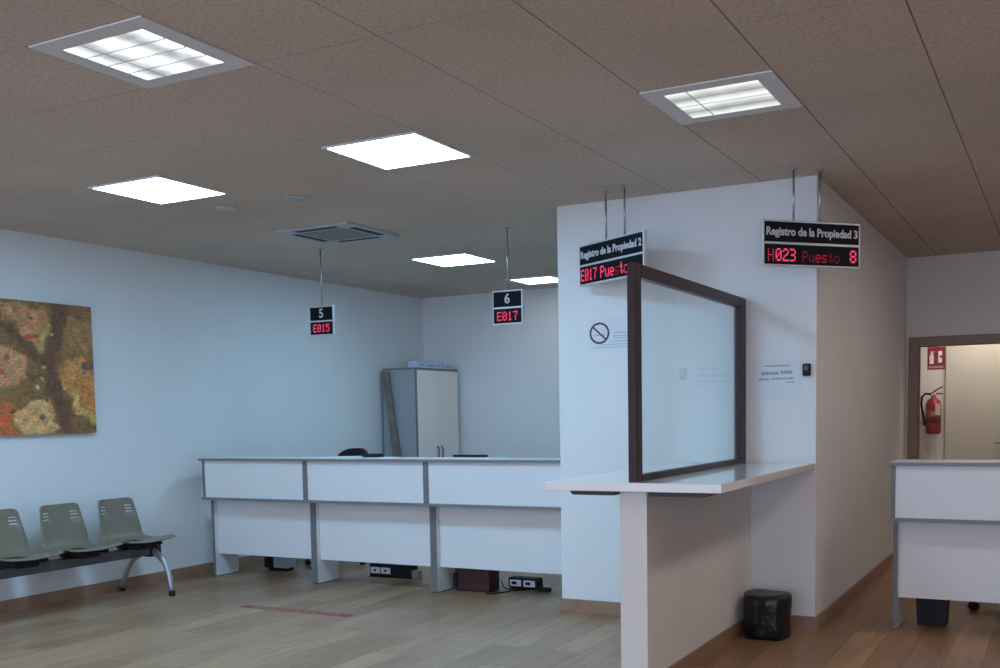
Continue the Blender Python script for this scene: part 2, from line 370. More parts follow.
# near left: four by four parabolic louvre, tubes glowing behind it
def near_louver(cx, cy, label, w_=0.6, border=0.085, tube='neutral'):
    t, ix, iy = louver_lamp(cx, cy, w_, 0.6, label, tube, border)
    part(MB().box(-ix, ix, -iy, iy, -0.002, -0.001), 'reflector', 'louver', t, 'bright metal reflector')
    for k in range(4):
        x = -ix + (k+0.5)*2*ix/4
        part(MB().tube([(x, -iy, -0.0036), (x, iy, -0.0036)], 0.0012, 8), 'tube_lamp', tube, t, 'glowing white lamp tube')
    part(MB().box(-ix, ix, -iy, iy, -0.0055, -0.0050), 'diffuser', M['diff_'+tube], t, 'glowing prismatic diffuser')
    mb = MB()
    for k in range(1, 4):
        y = -iy + k*2*iy/4; mb.box(-ix, ix, y-0.003, y+0.003, -0.010, -0.0055)
    for k in range(1, 2):
        x = -ix + k*2*ix/4; mb.box(x-0.003, x+0.003, -iy, iy, -0.010, -0.0055)
    part(mb, 'louvre', 'louver', t)
    return t
def patch_emis(name, col, s, axis, nb, lo, hi, sc):
    # lit louvre cells: the lamp gives more light over each tube than between them
    m = bpy.data.materials.new(name); m.use_nodes = True; nt = m.node_tree; N = nt.nodes; L = nt.links
    N.remove(N['Principled BSDF']); e = N.new('ShaderNodeEmission'); e.inputs[0].default_value = (*col, 1)
    tc = N.new('ShaderNodeTexCoord'); sp = N.new('ShaderNodeSeparateXYZ'); L.new(tc.outputs['Object'], sp.inputs[0])
    a = N.new('ShaderNodeMath'); a.operation = 'MULTIPLY'; L.new(sp.outputs[axis], a.inputs[0]); a.inputs[1].default_value = nb*2*math.pi/0.44
    c = N.new('ShaderNodeMath'); c.operation = 'COSINE'; L.new(a.outputs[0], c.inputs[0])
    n = N.new('ShaderNodeTexNoise'); n.inputs['Scale'].default_value = sc; L.new(tc.outputs['Object'], n.inputs['Vector'])
    ad = N.new('ShaderNodeMath'); ad.operation = 'MULTIPLY_ADD'; L.new(n.outputs['Fac'], ad.inputs[0]); ad.inputs[1].default_value = 2.2; ad.inputs[2].default_value = -1.1
    ad2 = N.new('ShaderNodeMath'); ad2.operation = 'ADD'; L.new(ad.outputs[0], ad2.inputs[0]); L.new(c.outputs[0], ad2.inputs[1])
    mr = N.new('ShaderNodeMapRange'); L.new(ad2.outputs[0], mr.inputs[0]); mr.inputs[1].default_value = -1.2; mr.inputs[2].default_value = 1.3
    mr.inputs[3].default_value = lo*s; mr.inputs[4].default_value = hi*s
    L.new(mr.outputs[0], e.inputs[1]); L.new(e.outputs[0], N['Material Output'].inputs[0]); return m
M['diff_neutral'] = patch_emis('lit_louvre_neutral', NEUT, NEUT_STR, 0, 2, 0.24, 0.85, 9)
M['diff_warm'] = patch_emis('lit_louvre_warm', (0.97, 1.0, 0.97), 1.15, 1, 2, 0.35, 1.0, 6)
M['bright'] = M['diff_bright'] = emis('bright_tube', NEUT, 4.5)
near_louver(*cc(-2, 0), 'large louvred lamp with wide grey frame at the top left of the ceiling')
near_louver(*cc(1, 3), 'dim louvred lamp with wide grey frame in the ceiling at right', tube='warm')
near_louver(*cc(-5, 12), 'farthest lamp, thin sliver above the number 6 sign beside the white column', border=0.06, tube='bright')
# unseen lamps added to brighten the room, mostly with warm light at right
M['diff_hot'] = emis('added_warm_fill', WARM, WARM_STR); M['hot'] = M['diff_hot']
for (k, j, tb, lb) in ((-2, -4, 'hot', 'added unseen fill lamp in the near ceiling, left of the middle'), (1, -2, 'hot', 'added unseen warm fill lamp in the near ceiling, over the middle'),
                   (4, 3, 'hot', 'added unseen warm fill lamp beyond the right edge, level with the dim one'), (4, 0, 'hot', 'added unseen warm fill lamp beyond the right edge, nearest'),
                   (4, 9, 'hot', 'added unseen warm fill lamp beyond the right edge, over the doorway side'), (4, 6, 'hot', 'added unseen warm fill lamp beyond the right edge, over the separate desk')):
    x_, y_ = cc(k, j); near_louver(x_, y_, lb, tube=tb)
dup(P1, (*cc(-6, -1), CH), 'added unseen panel lamp in the near ceiling, beside the left wall')  # one more cool panel added out of view for extra light
L_ = near_louver(-0.75, 11.5, 'added unseen warm fill lamp in the lobby behind the doorway', tube='hot'); L_.location.z = 2.5  # unseen lamp added to light the lobby

# air conditioning cassette and ceiling roundels
t = thing('ceiling_air_vent', 'square white air conditioning grille with two dark slots in the ceiling', 'air vent', (-5.045, 6.75, CH))
h_ = 0.345; mb = MB()
for s_ in (-1, 1):
    mb.box(-h_, h_, s_*h_ if s_ < 0 else h_-0.04, -h_+0.04 if s_ < 0 else h_, -0.018, 0, 0.006)
    mb.box(s_*h_ if s_ < 0 else h_-0.04, -h_+0.04 if s_ < 0 else h_, -h_+0.04, h_-0.04, -0.018, 0, 0.006)
i_ = 0.235
for s_ in (-1, 1):
    a, b_ = (i_-0.02, i_) if s_ > 0 else (-i_, -i_+0.02)
    mb.box(-i_, i_, a, b_, -0.018, 0, 0.004); mb.box(a, b_, -i_+0.02, i_-0.02, -0.018, 0, 0.004)
for sx in (-1, 1):
    for sy in (-1, 1): mb.box(min(sx*0.20, sx*0.31), max(sx*0.20, sx*0.31), min(sy*0.20, sy*0.31), max(sy*0.20, sy*0.31), -0.017, 0)
part(mb, 'frame', 'vent_white', t)
for k in range(4):
    mb = MB(); mb.box(-0.20, 0.20, -0.300, -0.240, -0.0165, -0.002); bmesh.ops.rotate(mb.bm, cent=(0, 0, 0), matrix=Matrix.Rotation(k*math.pi/2, 3, 'Z'), verts=mb.bm.verts)
    part(mb, 'air_slot', 'black', t, 'dark slot')
mb = MB(); mb.box(-0.215, 0.215, -0.215, 0.215, -0.014, -0.002)
part(mb, 'filter_grille', 'vent_grey', t, 'grey centre grille')
for (x_, y_, lb) in ((-4.47, 5.545, 'small round white ceiling roundel between the two near glowing panels, nearer the room centre'),
                     (-5.075, 5.54, 'small round white ceiling roundel just beyond the left glowing panel')):
    mb = MB(); mb.lathe([(0.075, CH-0.001), (0.078, CH-0.006), (0.06, CH-0.012), (0.045, CH-0.012)], x_, y_, 28)
    tag(mb.build('ceiling_roundel', 'vent_white'), lb, 'ceiling fitting', 'round ceiling fittings')

# ------------------------------------------------------------------ hanging signs
def hanging_sign(cx, cy, rz, w_, zt, zb, title, lines, label, rods, title_sx, tsize, split, two=True):
    t = thing('queue_sign', label, 'sign', (cx, cy, zb), rz)
    H = zt-zb; d_ = 0.014; e = 0.012
    part(MB().box(-w_/2, w_/2, -d_, d_, 0, H, 0.003), 'housing', 'sign_frame', t)
    part(MB().box(-w_/2+e, w_/2-e, -d_-0.003, -d_+0.002, H*split+e*0.6, H-e), 'name_plate', 'sign_black', t)
    part(MB().box(-w_/2+e, w_/2-e, -d_-0.003, -d_+0.002, e, H*split-e*0.6), 'display_panel', 'sign_black', t)
    zc = (H*split + H)/2
    text_part(title, tsize, (0 if two else 0, -d_-0.0035, zc-0.002), 'lettering', 'sign_text', t, title_sx, 0.0022)
    for (tx, x0, pit, z0, fat, dz, mm_) in lines:
        for q, ch in enumerate(tx): part(led(ch, x0+q*6*pit, z0, pit, -d_-0.003, fat, dz), 'display_digit', mm_, t, 'red lit character')
    for rx in rods:
        mb = MB(); mb.tube([(rx, 0, H-0.002), (rx, 0, CH-zb)], 0.0065, 10); mb.lathe([(0.022, CH-zb-0.010), (0.022, CH-zb-0.0005)], rx, 0, 16)
        part(mb, 'hanger_rod', 'steel', t)
    return t
W = 0.70
hanging_sign(-2.640, 6.475, R(-31), W, 2.548, 2.274, 'Registro de la Propiedad 2',
    [('E017', -0.325, 0.0078, 0.030, 0.95, 0.0112, 'led'), ('Pue', -0.105, 0.0088, 0.030, 0.95, 0.0112, 'led'), ('s', 0.055, 0.0088, 0.030, 0.5, 0.0112, 'led_dim'), ('t', 0.100, 0.0088, 0.030, 0.95, 0.0112, 'led'), ('o', 0.150, 0.0088, 0.030, 0.7, 0.0112, 'led')],
    'wide hanging sign reading Registro de la Propiedad 2 above the glass screen', (-0.06, 0.14), 0.93, 0.066, 0.49)
hanging_sign(-1.394, 6.602, R(48), W, 2.546, 2.272, 'Registro de la Propiedad 3',
    [('H', -0.315, 0.0083, 0.030, 0.5, 0.0108, 'led'), ('023', -0.262, 0.0083, 0.030, 0.95, 0.0108, 'led'), ('Pu', -0.07, 0.0076, 0.030, 0.5, 0.0095, 'led_dim'), ('es', 0.022, 0.0076, 0.030, 0.7, 0.0095, 'led_dim'), ('to', 0.114, 0.0076, 0.030, 0.45, 0.0095, 'led_dim'), ('8', 0.272, 0.0095, 0.034, 1.0, 0.0108, 'led')],
    'wide hanging sign reading Registro de la Propiedad 3 at the column corner', (-0.125, 0.062), 0.93, 0.066, 0.50)
hanging_sign(-5.650, 7.30, R(2), 0.252, 2.372, 2.118, '5', [('E015', -0.085, 0.0073, 0.032, 0.95, 0.0095, 'led')],
    'small square hanging sign with number 5 over a red E015 display', (0.0,), 0.95, 0.105, 0.49, False)
hanging_sign(-3.845, 7.30, R(0), 0.266, 2.378, 2.112, '6', [('E017', -0.090, 0.0078, 0.032, 0.95, 0.0098, 'led')],
    'small square hanging sign with number 6 over a red E017 display', (0.0,), 0.95, 0.105, 0.49, False)

# ------------------------------------------------------------------ service counter on the column
t = thing('service_counter', 'white counter shelf on a white support wall fixed to the column', 'counter', (-1.87, 4.84, 0))
Z1 = 1.075
def wpart(mb, name, m, parent, label=None):
    o = mb.build(name, m, parent)
    if label: o['label'] = label
    return o
mb = MB(); mb.box(-2.295, -1.395, 4.72, CYF-0.002, Z1-0.042, Z1, 0.003)
wpart(mb, 'counter_top', 'gloss_white', t, 'glossy white shelf')
wpart(MB().box(-1.945, -1.803, 4.84, CYF-0.002, 0, Z1-0.042, 0.003), 'support_wall', 'wall_warm', t)
wpart(MB().box(-1.803, -1.790, 4.86, CYF-0.016, 0, BH-0.005, 0.002).box(-1.958, -1.945, 4.86, CYF-0.016, 0, BH-0.005, 0.002), 'skirting', 'base_wood', t, 'brown skirting strip')
for (a, b_) in ((-2.19, -1.95), (-1.77, -1.47)):
    mb = MB(); sgn = -1 if a < -1.9 else 1
    pts = [(a, Z1-0.042), (b_, Z1-0.042), (b_ - (0.02 if sgn > 0 else 0), Z1-0.066), (a + (0.02 if sgn < 0 else 0), Z1-0.066)]
    mb.prism(pts, 'y', 4.775, 5.9)
    wpart(mb, 'bracket', 'black_metal', t, 'black steel bracket under the shelf')

t = thing('glass_screen', 'dark red wood framed glass screen standing on the white counter shelf', 'glass screen', (-1.83, 4.8, Z1))
gx0, gx1, gy0, gy1, gz0, gz1 = -1.878, -1.835, 4.79, CYF-0.002, Z1, 2.130
wpart(MB().box(gx0, gx1, gy0, gy0+0.085, gz0, gz1, 0.004), 'post', 'frame_wood', t)
wpart(MB().box(gx0, gx1, gy1-0.13, gy1, gz0, gz1, 0.004), 'post', 'frame_wood', t)
wpart(MB().box(gx0, gx1, gy0+0.085, gy1-0.13, gz1-0.065, gz1, 0.004), 'top_rail', 'frame_wood', t)
wpart(MB().box(gx0, gx1, gy0+0.085, gy1-0.13, gz0, gz0+0.032, 0.003), 'bottom_rail', 'frame_wood', t)
wpart(MB().box(-1.856, -1.850, gy0+0.08, gy1-0.125, gz0+0.028, gz1-0.061), 'glass_pane', 'glass', t, 'clear glass pane')

# papers and black box on the column face
yw = CYF
t = thing('no_smoking_notice', 'no smoking notice sheet on the column under the Propiedad 2 sign', 'notice', (-2.75, yw, 1.94))
wpart(MB().box(-2.945, -2.535, yw-0.003, yw-0.0005, 1.845, 2.065), 'sheet', 'film', t)
mb = MB(); c0 = (-2.855, 1.962); ri, ro = 0.060, 0.074; n = 40
tb_ = bmesh.new(); vs = []
for k in range(n):
    a = 2*math.pi*k/n
    vs.append([tb_.verts.new((c0[0]+q*math.cos(a), y_, c0[1]+q*math.sin(a))) for (q, y_) in ((ri, yw-0.003), (ri, yw-0.005), (ro, yw-0.005), (ro, yw-0.003))])
for k in range(n):
    A, B = vs[k], vs[(k+1) % n]
    for j in range(3): tb_.faces.new((A[j], A[j+1], B[j+1], B[j]))
bmesh.ops.recalc_face_normals(tb_, faces=tb_.faces); mb.merge(tb_)
mx_ = Matrix.Translation((c0[0], yw-0.004, c0[1])) @ Matrix.Rotation(R(42), 4, 'Y')
mb.box(-0.064, 0.064, -0.001, 0.001, -0.006, 0.006, mtx=mx_)
wpart(mb, 'prohibition_ring', 'ring', t, 'dark red ring with a diagonal bar')
mb = MB(); mb.box(-2.90, -2.835, yw-0.0036, yw-0.003, 1.945, 1.955); mb.box(-2.835, -2.815, yw-0.0036, yw-0.003, 1.945, 1.955)
for k in range(8): mb.box(-2.825+0.006*math.sin(k), -2.821+0.006*math.sin(k), yw-0.0036, yw-0.003, 1.962+k*0.004, 1.967+k*0.004)
wpart(mb, 'cigarette_mark', 'faint_ink', t)
mb = MB()
def wordrow(mb, x0, x1, z, h, y, lo=0.008, hi=0.022, gap=0.004):
    x = x0
    while x < x1:
        L_ = min(random.uniform(lo, hi), x1-x)
        if L_ > 0.002: mb.box(x, x+L_, y-0.0036, y-0.003, z, z+h)
        x += L_ + gap
for z_, h_2 in ((1.957, 0.008), (1.937, 0.007), (1.922, 0.006), (1.902, 0.006)): wordrow(mb, -2.755, -2.56, z_, h_2, yw)
wordrow(mb, -2.89, -2.56, 1.862, 0.004, yw, 0.05, 0.09, 0.003); wordrow(mb, -2.86, -2.56, 1.880, 0.004, yw, 0.05, 0.09, 0.003)
wpart(mb, 'small_print', 'faint_ink', t)
t = thing('wall_notice', 'white notice with blue grey print on the column right of the glass screen', 'notice', (-1.62, yw, 1.63))
wpart(MB().box(-1.785, -1.488, yw-0.003, yw-0.0005, 1.47, 1.74), 'sheet', 'film', t)
for (a_, b2_, z_, hh_, lo_, hi_) in ((-1.715, -1.555, 1.688, 0.009, 0.01, 0.02), (-1.735, -1.625, 1.636, 0.021, 0.009, 0.014), (-1.612, -1.540, 1.640, 0.021, 0.009, 0.014),
        (-1.755, -1.690, 1.603, 0.013, 0.008, 0.012), (-1.675, -1.53, 1.606, 0.011, 0.01, 0.02), (-1.58, -1.522, 1.583, 0.007, 0.01, 0.02)):
    mb = MB(); wordrow(mb, a_, b2_, z_, hh_, yw, lo_, hi_, 0.003); wpart(mb, 'print_line', 'ink', t)
t = thing('wall_sensor', 'small black wall box beside the notice near the column corner', 'wall box', (-1.447, yw, 1.66))
wpart(MB().box(-1.473, -1.424, yw-0.030, yw, 1.622, 1.700, 0.008), 'case', 'black', t)
wpart(MB().box(-1.462, -1.435, yw-0.032, yw-0.029, 1.655, 1.690, 0.001), 'lens', 'screen', t)

# ------------------------------------------------------------------ reception desks
ZT, ZM = 1.077, 0.728
def desk(x0, x1, yf, label, name='reception_desk', group='white reception desks in a row', left=True, right=True, topy=0.34):
    t = thing(name, label, 'desk', (x0, yf, 0), 0, group); yl = yf+0.09
    wpart(MB().box(x0+0.02, x1-0.02, yf+0.004, yf+0.022, ZM, ZT-0.022), 'upper_panel', 'white_board', t)
    for k, (a, b_) in enumerate(((x0, x0+0.024), (x1-0.024, x1))):
        wpart(MB().box(a, b_, yf-0.004, yf+0.30, ZM, ZT-0.022, 0.002), 'upper_side', 'grey_trim', t, 'grey edge post')
    wpart(MB().box(x0, x1, yf-0.020, yf+0.72, ZM-0.022, ZM, 0.002), 'worktop', 'grey_slab', t, 'grey worktop edge')
    for k, (a, b_, on) in enumerate(((x0+0.002, x0+0.030, left), (x1-0.030, x1-0.002, right))):
        if not on: continue
        o = wpart(MB().box(a, b_, yl+0.004, yl+0.30, 0.006, ZM-0.022), 'side_panel', 'white_board', t)
        wpart(MB().box(a, b_, yl, yl+0.004, 0.006, ZM-0.022), 'edge_strip', 'grey_trim', o)
        wpart(MB().box(a+0.003, b_-0.003, yl+0.01, yl+0.29, 0.0, 0.007), 'foot_strip', 'black', o)
    wpart(MB().box(x0+0.030, x1-0.030, yl+0.05, yl+0.068, 0.205, ZM-0.022), 'front_panel', 'white_board', t)
    return t
XS = [-6.795, -5.640, -4.440, -3.215]
desk(XS[0], XS[1], 6.985, 'white reception desk nearest the left wall, leftmost of the row of three')
desk(XS[1], XS[2], 6.985, 'white reception desk in the middle of the row of three')
desk(XS[2], XS[3], 6.985, 'white reception desk touching the white column, with a maroon box beneath')
t = thing('long_counter_top', 'long grey edged white top running over the three joined reception desks', 'counter top', (-5, 7.0, ZT))
wpart(MB().box(-6.815, XS[3]+0.02, 6.955, 7.33, ZT-0.022, ZT-0.001, 0.002), 'slab', 'grey_slab', t, 'grey edge')
wpart(MB().box(-6.813, XS[3]+0.018, 6.958, 7.328, ZT-0.001, ZT+0.0005), 'surface', 'white_board', t, 'white surface')
RX0, RX1, RY = -0.962, 0.42, 6.92
desk(RX0, RX1, RY, 'separate white reception desk at the right edge before the doorway', group=None)
t = thing('short_counter_top', 'grey edged top on the separate reception desk at the right edge', 'counter top', (RX0, RY, ZT))
wpart(MB().box(RX0-0.015, RX1+0.02, RY-0.03, RY+0.345, ZT-0.022, ZT-0.001, 0.002), 'slab', 'grey_slab', t, 'grey edge')
wpart(MB().box(RX0-0.013, RX1+0.018, RY-0.028, RY+0.343, ZT-0.001, ZT+0.0005), 'surface', 'white_board', t, 'white surface')

# ------------------------------------------------------------------ cabinet, board, cartons
cx0, cx1, cy0, cy1, cz = -6.93, -6.469, 10.03, 10.95, 1.945
t = thing('storage_cabinet', 'tall storage cabinet with cream double doors in the far left corner', 'cabinet', ((cx0+cx1)/2, (cy0+cy1)/2, 0))
wpart(MB().box(cx0, cx1-0.02, cy0, cy1, 0, cz, 0.002), 'body', 'cab_side', t, 'bluish grey cabinet side')
wpart(MB().box(cx0, cx1-0.002, cy0-0.002, cy1, cz, cz+0.02, 0.002), 'top_board', 'grey_trim', t)
ym = (cy0+cy1)/2
for (a, b_, hy_) in ((cy0+0.012, ym-0.002, ym-0.045), (ym+0.002, cy1-0.006, ym+0.045)):
    o = wpart(MB().box(cx1-0.018, cx1, a, b_, 0.06, cz-0.006, 0.002), 'cabinet_door', 'cream', t, 'cream door')
    mb = MB(); mb.tube([(cx1, hy_, 0.93), (cx1+0.022, hy_, 0.945), (cx1+0.024, hy_, 1.0), (cx1+0.022, hy_, 1.045), (cx1, hy_, 1.06)], 0.011, 8)
    wpart(mb, 'handle', 'grey_trim', o, 'grey bow handle')
wpart(MB().box(cx1-0.021, cx1+0.001, cy0-0.001, cy0+0.012, 0.0, cz), 'edge_post', 'grey_trim', t, 'dark edge')
mb = MB(); mb.prism([(-6.665, 0.0), (-6.56, 0.0), (-6.825, 1.935), (-6.905, 1.935)], 'y', 9.985, 10.015)
tag(mb.build('leaning_board', 'brown_board'), 'narrow brown board leaning against the side of the cabinet', 'board')
for (y0_, y1_, x1_, h_, lb) in ((10.08, 10.62, -6.49, 0.075, 'flat pale carton with dark print lying on the cabinet, nearer one'),
                           (10.64, 10.86, -6.49, 0.06, 'flat pale carton on the cabinet next to the far wall')):
    t = thing('flat_carton', lb, 'box', (-6.6, y0_, cz+0.02), 0, 'cartons on the cabinet')
    wpart(MB().box(-6.61, x1_, y0_, y1_, cz+0.02, cz+0.02+h_, 0.003), 'box', 'carton', t)
    mb = MB(); x_ = y0_+0.06
    while x_ < y1_-0.08:
        L_ = random.uniform(0.02, 0.05); mb.box(x1_-0.0005, x1_+0.0008, x_, x_+L_, cz+0.04, cz+0.062); x_ += L_+random.choice((0.008, 0.008, 0.07))
    wpart(mb, 'print', 'ink', t)

# ------------------------------------------------------------------ office chairs, monitor, papers behind the desks
def office_chair(loc, rz, label, back_top=1.1, arms=True):
    t = thing('office_chair', label, 'chair', loc, rz)
    mb = MB(); mb.box(-0.24, 0.24, -0.24, 0.24, 0.44, 0.52, 0.035)
    part(mb, 'seat', 'office_fabric', t)
    mb = MB(); tt = bmesh.new(); rows = []
    nU, nV = 12, 10
    for f_ in (0, 1):
        for j in range(nV+1):
            v = j/nV; z = 0.60 + v*(back_top-0.60)
            hw = 0.235*(1-0.25*max(0, (v-0.6)/0.4)**2)
            row = []
            for i in range(nU+1):
                u = i/nU*2-1; drop = 0.05*abs(u)**3*(1 if v > 0.95 else v*0.6)
                row.append(tt.verts.new((hw*u, 0.27 + 0.03*v - 0.05*u*u + f_*0.045, z-drop)))
            rows.append(row)
    A, B = rows[:nV+1], rows[nV+1:]
    for j in range(nV):
        for i in range(nU):
            tt.faces.new((A[j][i], A[j][i+1], A[j+1][i+1], A[j+1][i])); tt.faces.new((B[j][i], B[j+1][i], B[j+1][i+1], B[j][i+1]))
        tt.faces.new((A[j][0], A[j+1][0], B[j+1][0], B[j][0])); tt.faces.new((A[j][nU], B[j][nU], B[j+1][nU], A[j+1][nU]))
    for i in range(nU):
        tt.faces.new((A[0][i], B[0][i], B[0][i+1], A[0][i+1])); tt.faces.new((A[nV][i], A[nV][i+1], B[nV][i+1], B[nV][i]))
    bmesh.ops.recalc_face_normals(tt, faces=tt.faces); mb.merge(tt)
    part(mb, 'backrest', 'office_fabric', t)
    part(MB().tube([(0, 0.22, 0.46), (0, 0.36, 0.50), (0, 0.37, 0.62), (0, 0.33, 0.75)], 0.02), 'back_bracket', 'black', t)
    part(MB().tube([(0, 0, 0.08), (0, 0, 0.45)], 0.028), 'gas_post', 'black', t)
    if arms:
        for s_ in (-1, 1):
            mb = MB(); mb.tube([(s_*0.2, 0.05, 0.47), (s_*0.29, 0.05, 0.48), (s_*0.30, 0.05, 0.68)], 0.016); mb.box(min(s_*0.27, s_*0.33), max(s_*0.27, s_*0.33), -0.12, 0.14, 0.68, 0.705, 0.01)
            part(mb, 'armrest', 'black', t)
    for k in range(5):
        a = k*2*math.pi/5 + 0.3; c_, s_ = math.cos(a), math.sin(a)
        leg = part(MB().tube([(0, 0, 0.11), (0.28*c_, 0.28*s_, 0.075)], [0.026, 0.016], 10), 'base_leg', 'black', t)
        mb = MB()
        for o_ in (-1, 1):
            cxw, cyw = 0.28*c_ - s_*0.018*o_, 0.28*s_ + c_*0.018*o_
            tt = bmesh.new(); bmesh.ops.create_cone(tt, cap_ends=True, segments=16, radius1=0.027, radius2=0.027, depth=0.02)
            bmesh.ops.rotate(tt, cent=(0, 0, 0), matrix=Matrix.Rotation(R(90), 3, 'X'), verts=tt.verts)
            bmesh.ops.rotate(tt, cent=(0, 0, 0), matrix=Matrix.Rotation(a, 3, 'Z'), verts=tt.verts)
            bmesh.ops.translate(tt, vec=(cxw, cyw, 0.027), verts=tt.verts); mb.merge(tt)
        mb.tube([(0.28*c_, 0.28*s_, 0.03), (0.28*c_, 0.28*s_, 0.075)], 0.009, 8)
        q = mb.build('caster', 'black', None); q.parent = leg
    return t
office_chair((-6.22, 8.15, 0), R(-8), 'black office chair behind the middle of the left desks, its back just above the top', 1.112)
office_chair((-0.33, 8.10, 0), R(200), 'black office chair behind the separate right desk, only its casters showing', 1.0)

t = thing('computer_monitor', 'black computer monitor, top edge showing above the desk next to the column', 'monitor', (-4.34, 7.52, ZM), R(3))
part(MB().box(-0.155, 0.155, -0.02, 0.02, 0.10, 0.362, 0.006), 'casing', 'black', t)
part(MB().box(-0.145, 0.145, 0.019, 0.022, 0.112, 0.352), 'screen', 'screen', t)
part(MB().tube([(0, 0, 0.01), (0, 0, 0.13)], 0.022), 'stand', 'black', t)
part(MB().box(-0.11, 0.11, -0.08, 0.08, 0, 0.014, 0.004), 'foot', 'black', t)
for (x_, y_, rz_, hh, lb, w2) in ((-5.34, 7.13, 0.3, 0.018, 'loose stack of white papers on the long top beside the chair back', 0.15), (-4.90, 7.12, -0.2, 0.006, 'single white paper sheet on the long top right of the paper stack', 0.12)):
    mb = MB()
    for k in range(max(1, int(hh/0.006))): mb.box(x_-w2, x_+w2, y_-0.1, y_+0.1, ZT+0.0005+k*0.006, ZT+0.0055+k*0.006, rz=rz_+k*0.13)
    tag(mb.build('paper_sheets', 'paper'), lb, 'paper')

mb = MB(); mb.box(-5.24, -5.06, 7.24, 7.31, ZT+0.001, ZT+0.030, 0.004)
tag(mb.build('document_holder', 'office_fabric'), 'thin dark flat holder lying on the long top between the chair back and cabinet', 'holder')

# ------------------------------------------------------------------ things under the desks
t = thing('wire_tray', 'black box with a pair of white sockets under the middle desk', 'socket box', (-5.2, 7.62, 0))
wpart(MB().box(-5.46, -5.02, 7.62, 7.74, 0.0, 0.115, 0.01), 'case', 'black', t)
for x_ in (-5.435, -5.325):
    mb = MB(); mb.box(x_-0.006, x_+0.094, 7.612, 7.62, 0.03, 0.085, 0.003); o = wpart(mb, 'socket', 'paper', t, 'white socket plate')
    mb = MB(); mb.lathe([(0.012, 0), (0.012, 0.003)], 0, 0, 12); bmesh.ops.rotate(mb.bm, cent=(0, 0, 0), matrix=Matrix.Rotation(R(90), 3, 'X'), verts=mb.bm.verts); bmesh.ops.translate(mb.bm, vec=(x_+0.042, 7.612, 0.057), verts=mb.bm.verts)
    wpart(mb, 'socket_hole', 'black', o)
mb = MB(); mb.box(-5.00, -4.93, 7.60, 7.66, 0.0, 0.075, 0.006); tag(mb.build('power_adapter', 'vent_grey'), 'small grey power adapter right of the black socket box under the middle desk', 'adapter')
mb = MB(); mb.box(-4.345, -4.03, 7.24, 7.42, 0.005, 0.185, 0.008)
t = thing('maroon_box', 'maroon box standing on the floor under the desk next to the column', 'box', (-4.15, 7.3, 0))
wpart(mb, 'case', 'maroon', t); wpart(MB().box(-4.352, -4.318, 7.22, 7.245, 0.03, 0.15, 0.004), 'handle', 'black', t)
wpart(MB().box(-4.33, -4.05, 7.26, 7.40, 0, 0.006), 'foot', 'black', t)
t = thing('floor_socket_box', 'black floor socket box with two white outlets under the desk next to the column', 'socket box', (-3.86, 7.5, 0))
wpart(MB().box(-4.00, -3.72, 7.50, 7.60, 0.0, 0.095, 0.02), 'case', 'black', t)
for x_ in (-3.985, -3.86):
    o = wpart(MB().box(x_+0.008, x_+0.112, 7.492, 7.502, 0.022, 0.074, 0.003), 'socket', 'paper', t, 'white outlet plate')
    wpart(MB().box(x_+0.028, x_+0.072, 7.486, 7.493, 0.038, 0.062, 0.003), 'plug', 'black', o)
mb = MB(); mb.box(-3.70, -3.60, 7.46, 7.50, 0.0, 0.032, 0.006); tag(mb.build('cable_plug', 'black'), 'black cable plug lying right of the floor socket box by the column', 'plug')
def cable(pts, label, r=0.005):
    P = [Vector(p) for p in pts]; out = []
    for i in range(len(P)-1):
        a, b_, c_, d_ = P[max(i-1, 0)], P[i], P[i+1], P[min(i+2, len(P)-1)]
        for k in range(6):
            s = k/6; out.append(0.5*((2*b_) + (c_-a)*s + (2*a-5*b_+4*c_-d_)*s*s + (3*b_-a-3*c_+d_)*s**3))
    out.append(P[-1]); mb = MB(); mb.tube(out, r, 8)
    tag(mb.build('power_cable', 'black'), label, 'cable', 'cables under the desks')
cable([(-4.02, 7.43, 0.07), (-3.95, 7.36, 0.03), (-3.88, 7.40, 0.006), (-3.82, 7.46, 0.006)], 'black cable running from the maroon box to the floor socket box')
cable([(-3.72, 7.49, 0.07), (-3.68, 7.45, 0.11), (-3.655, 7.452, 0.04)], 'thin cable looping from the floor socket box to the plug by the column', 0.004)
cable([(-4.03, 7.18, 0.006), (-3.96, 7.22, 0.006), (-3.90, 7.36, 0.006)], 'short cable curved on the floor in front of the maroon box')

# pedestal under the left desk
t = thing('drawer_pedestal', 'small grey drawer pedestal seen through the gap under the leftmost desk', 'drawer unit', (-6.35, 7.55, 0))
wpart(MB().box(-6.60, -6.34, 7.55, 7.69, 0.03, 0.60, 0.003), 'body', 'cab_side', t)
wpart(MB().box(-6.60, -6.50, 7.54, 7.55, 0.03, 0.60), 'edge_strip', 'black', t)
wpart(MB().box(-6.58, -6.36, 7.57, 7.67, 0.0, 0.03), 'plinth', 'black', t)

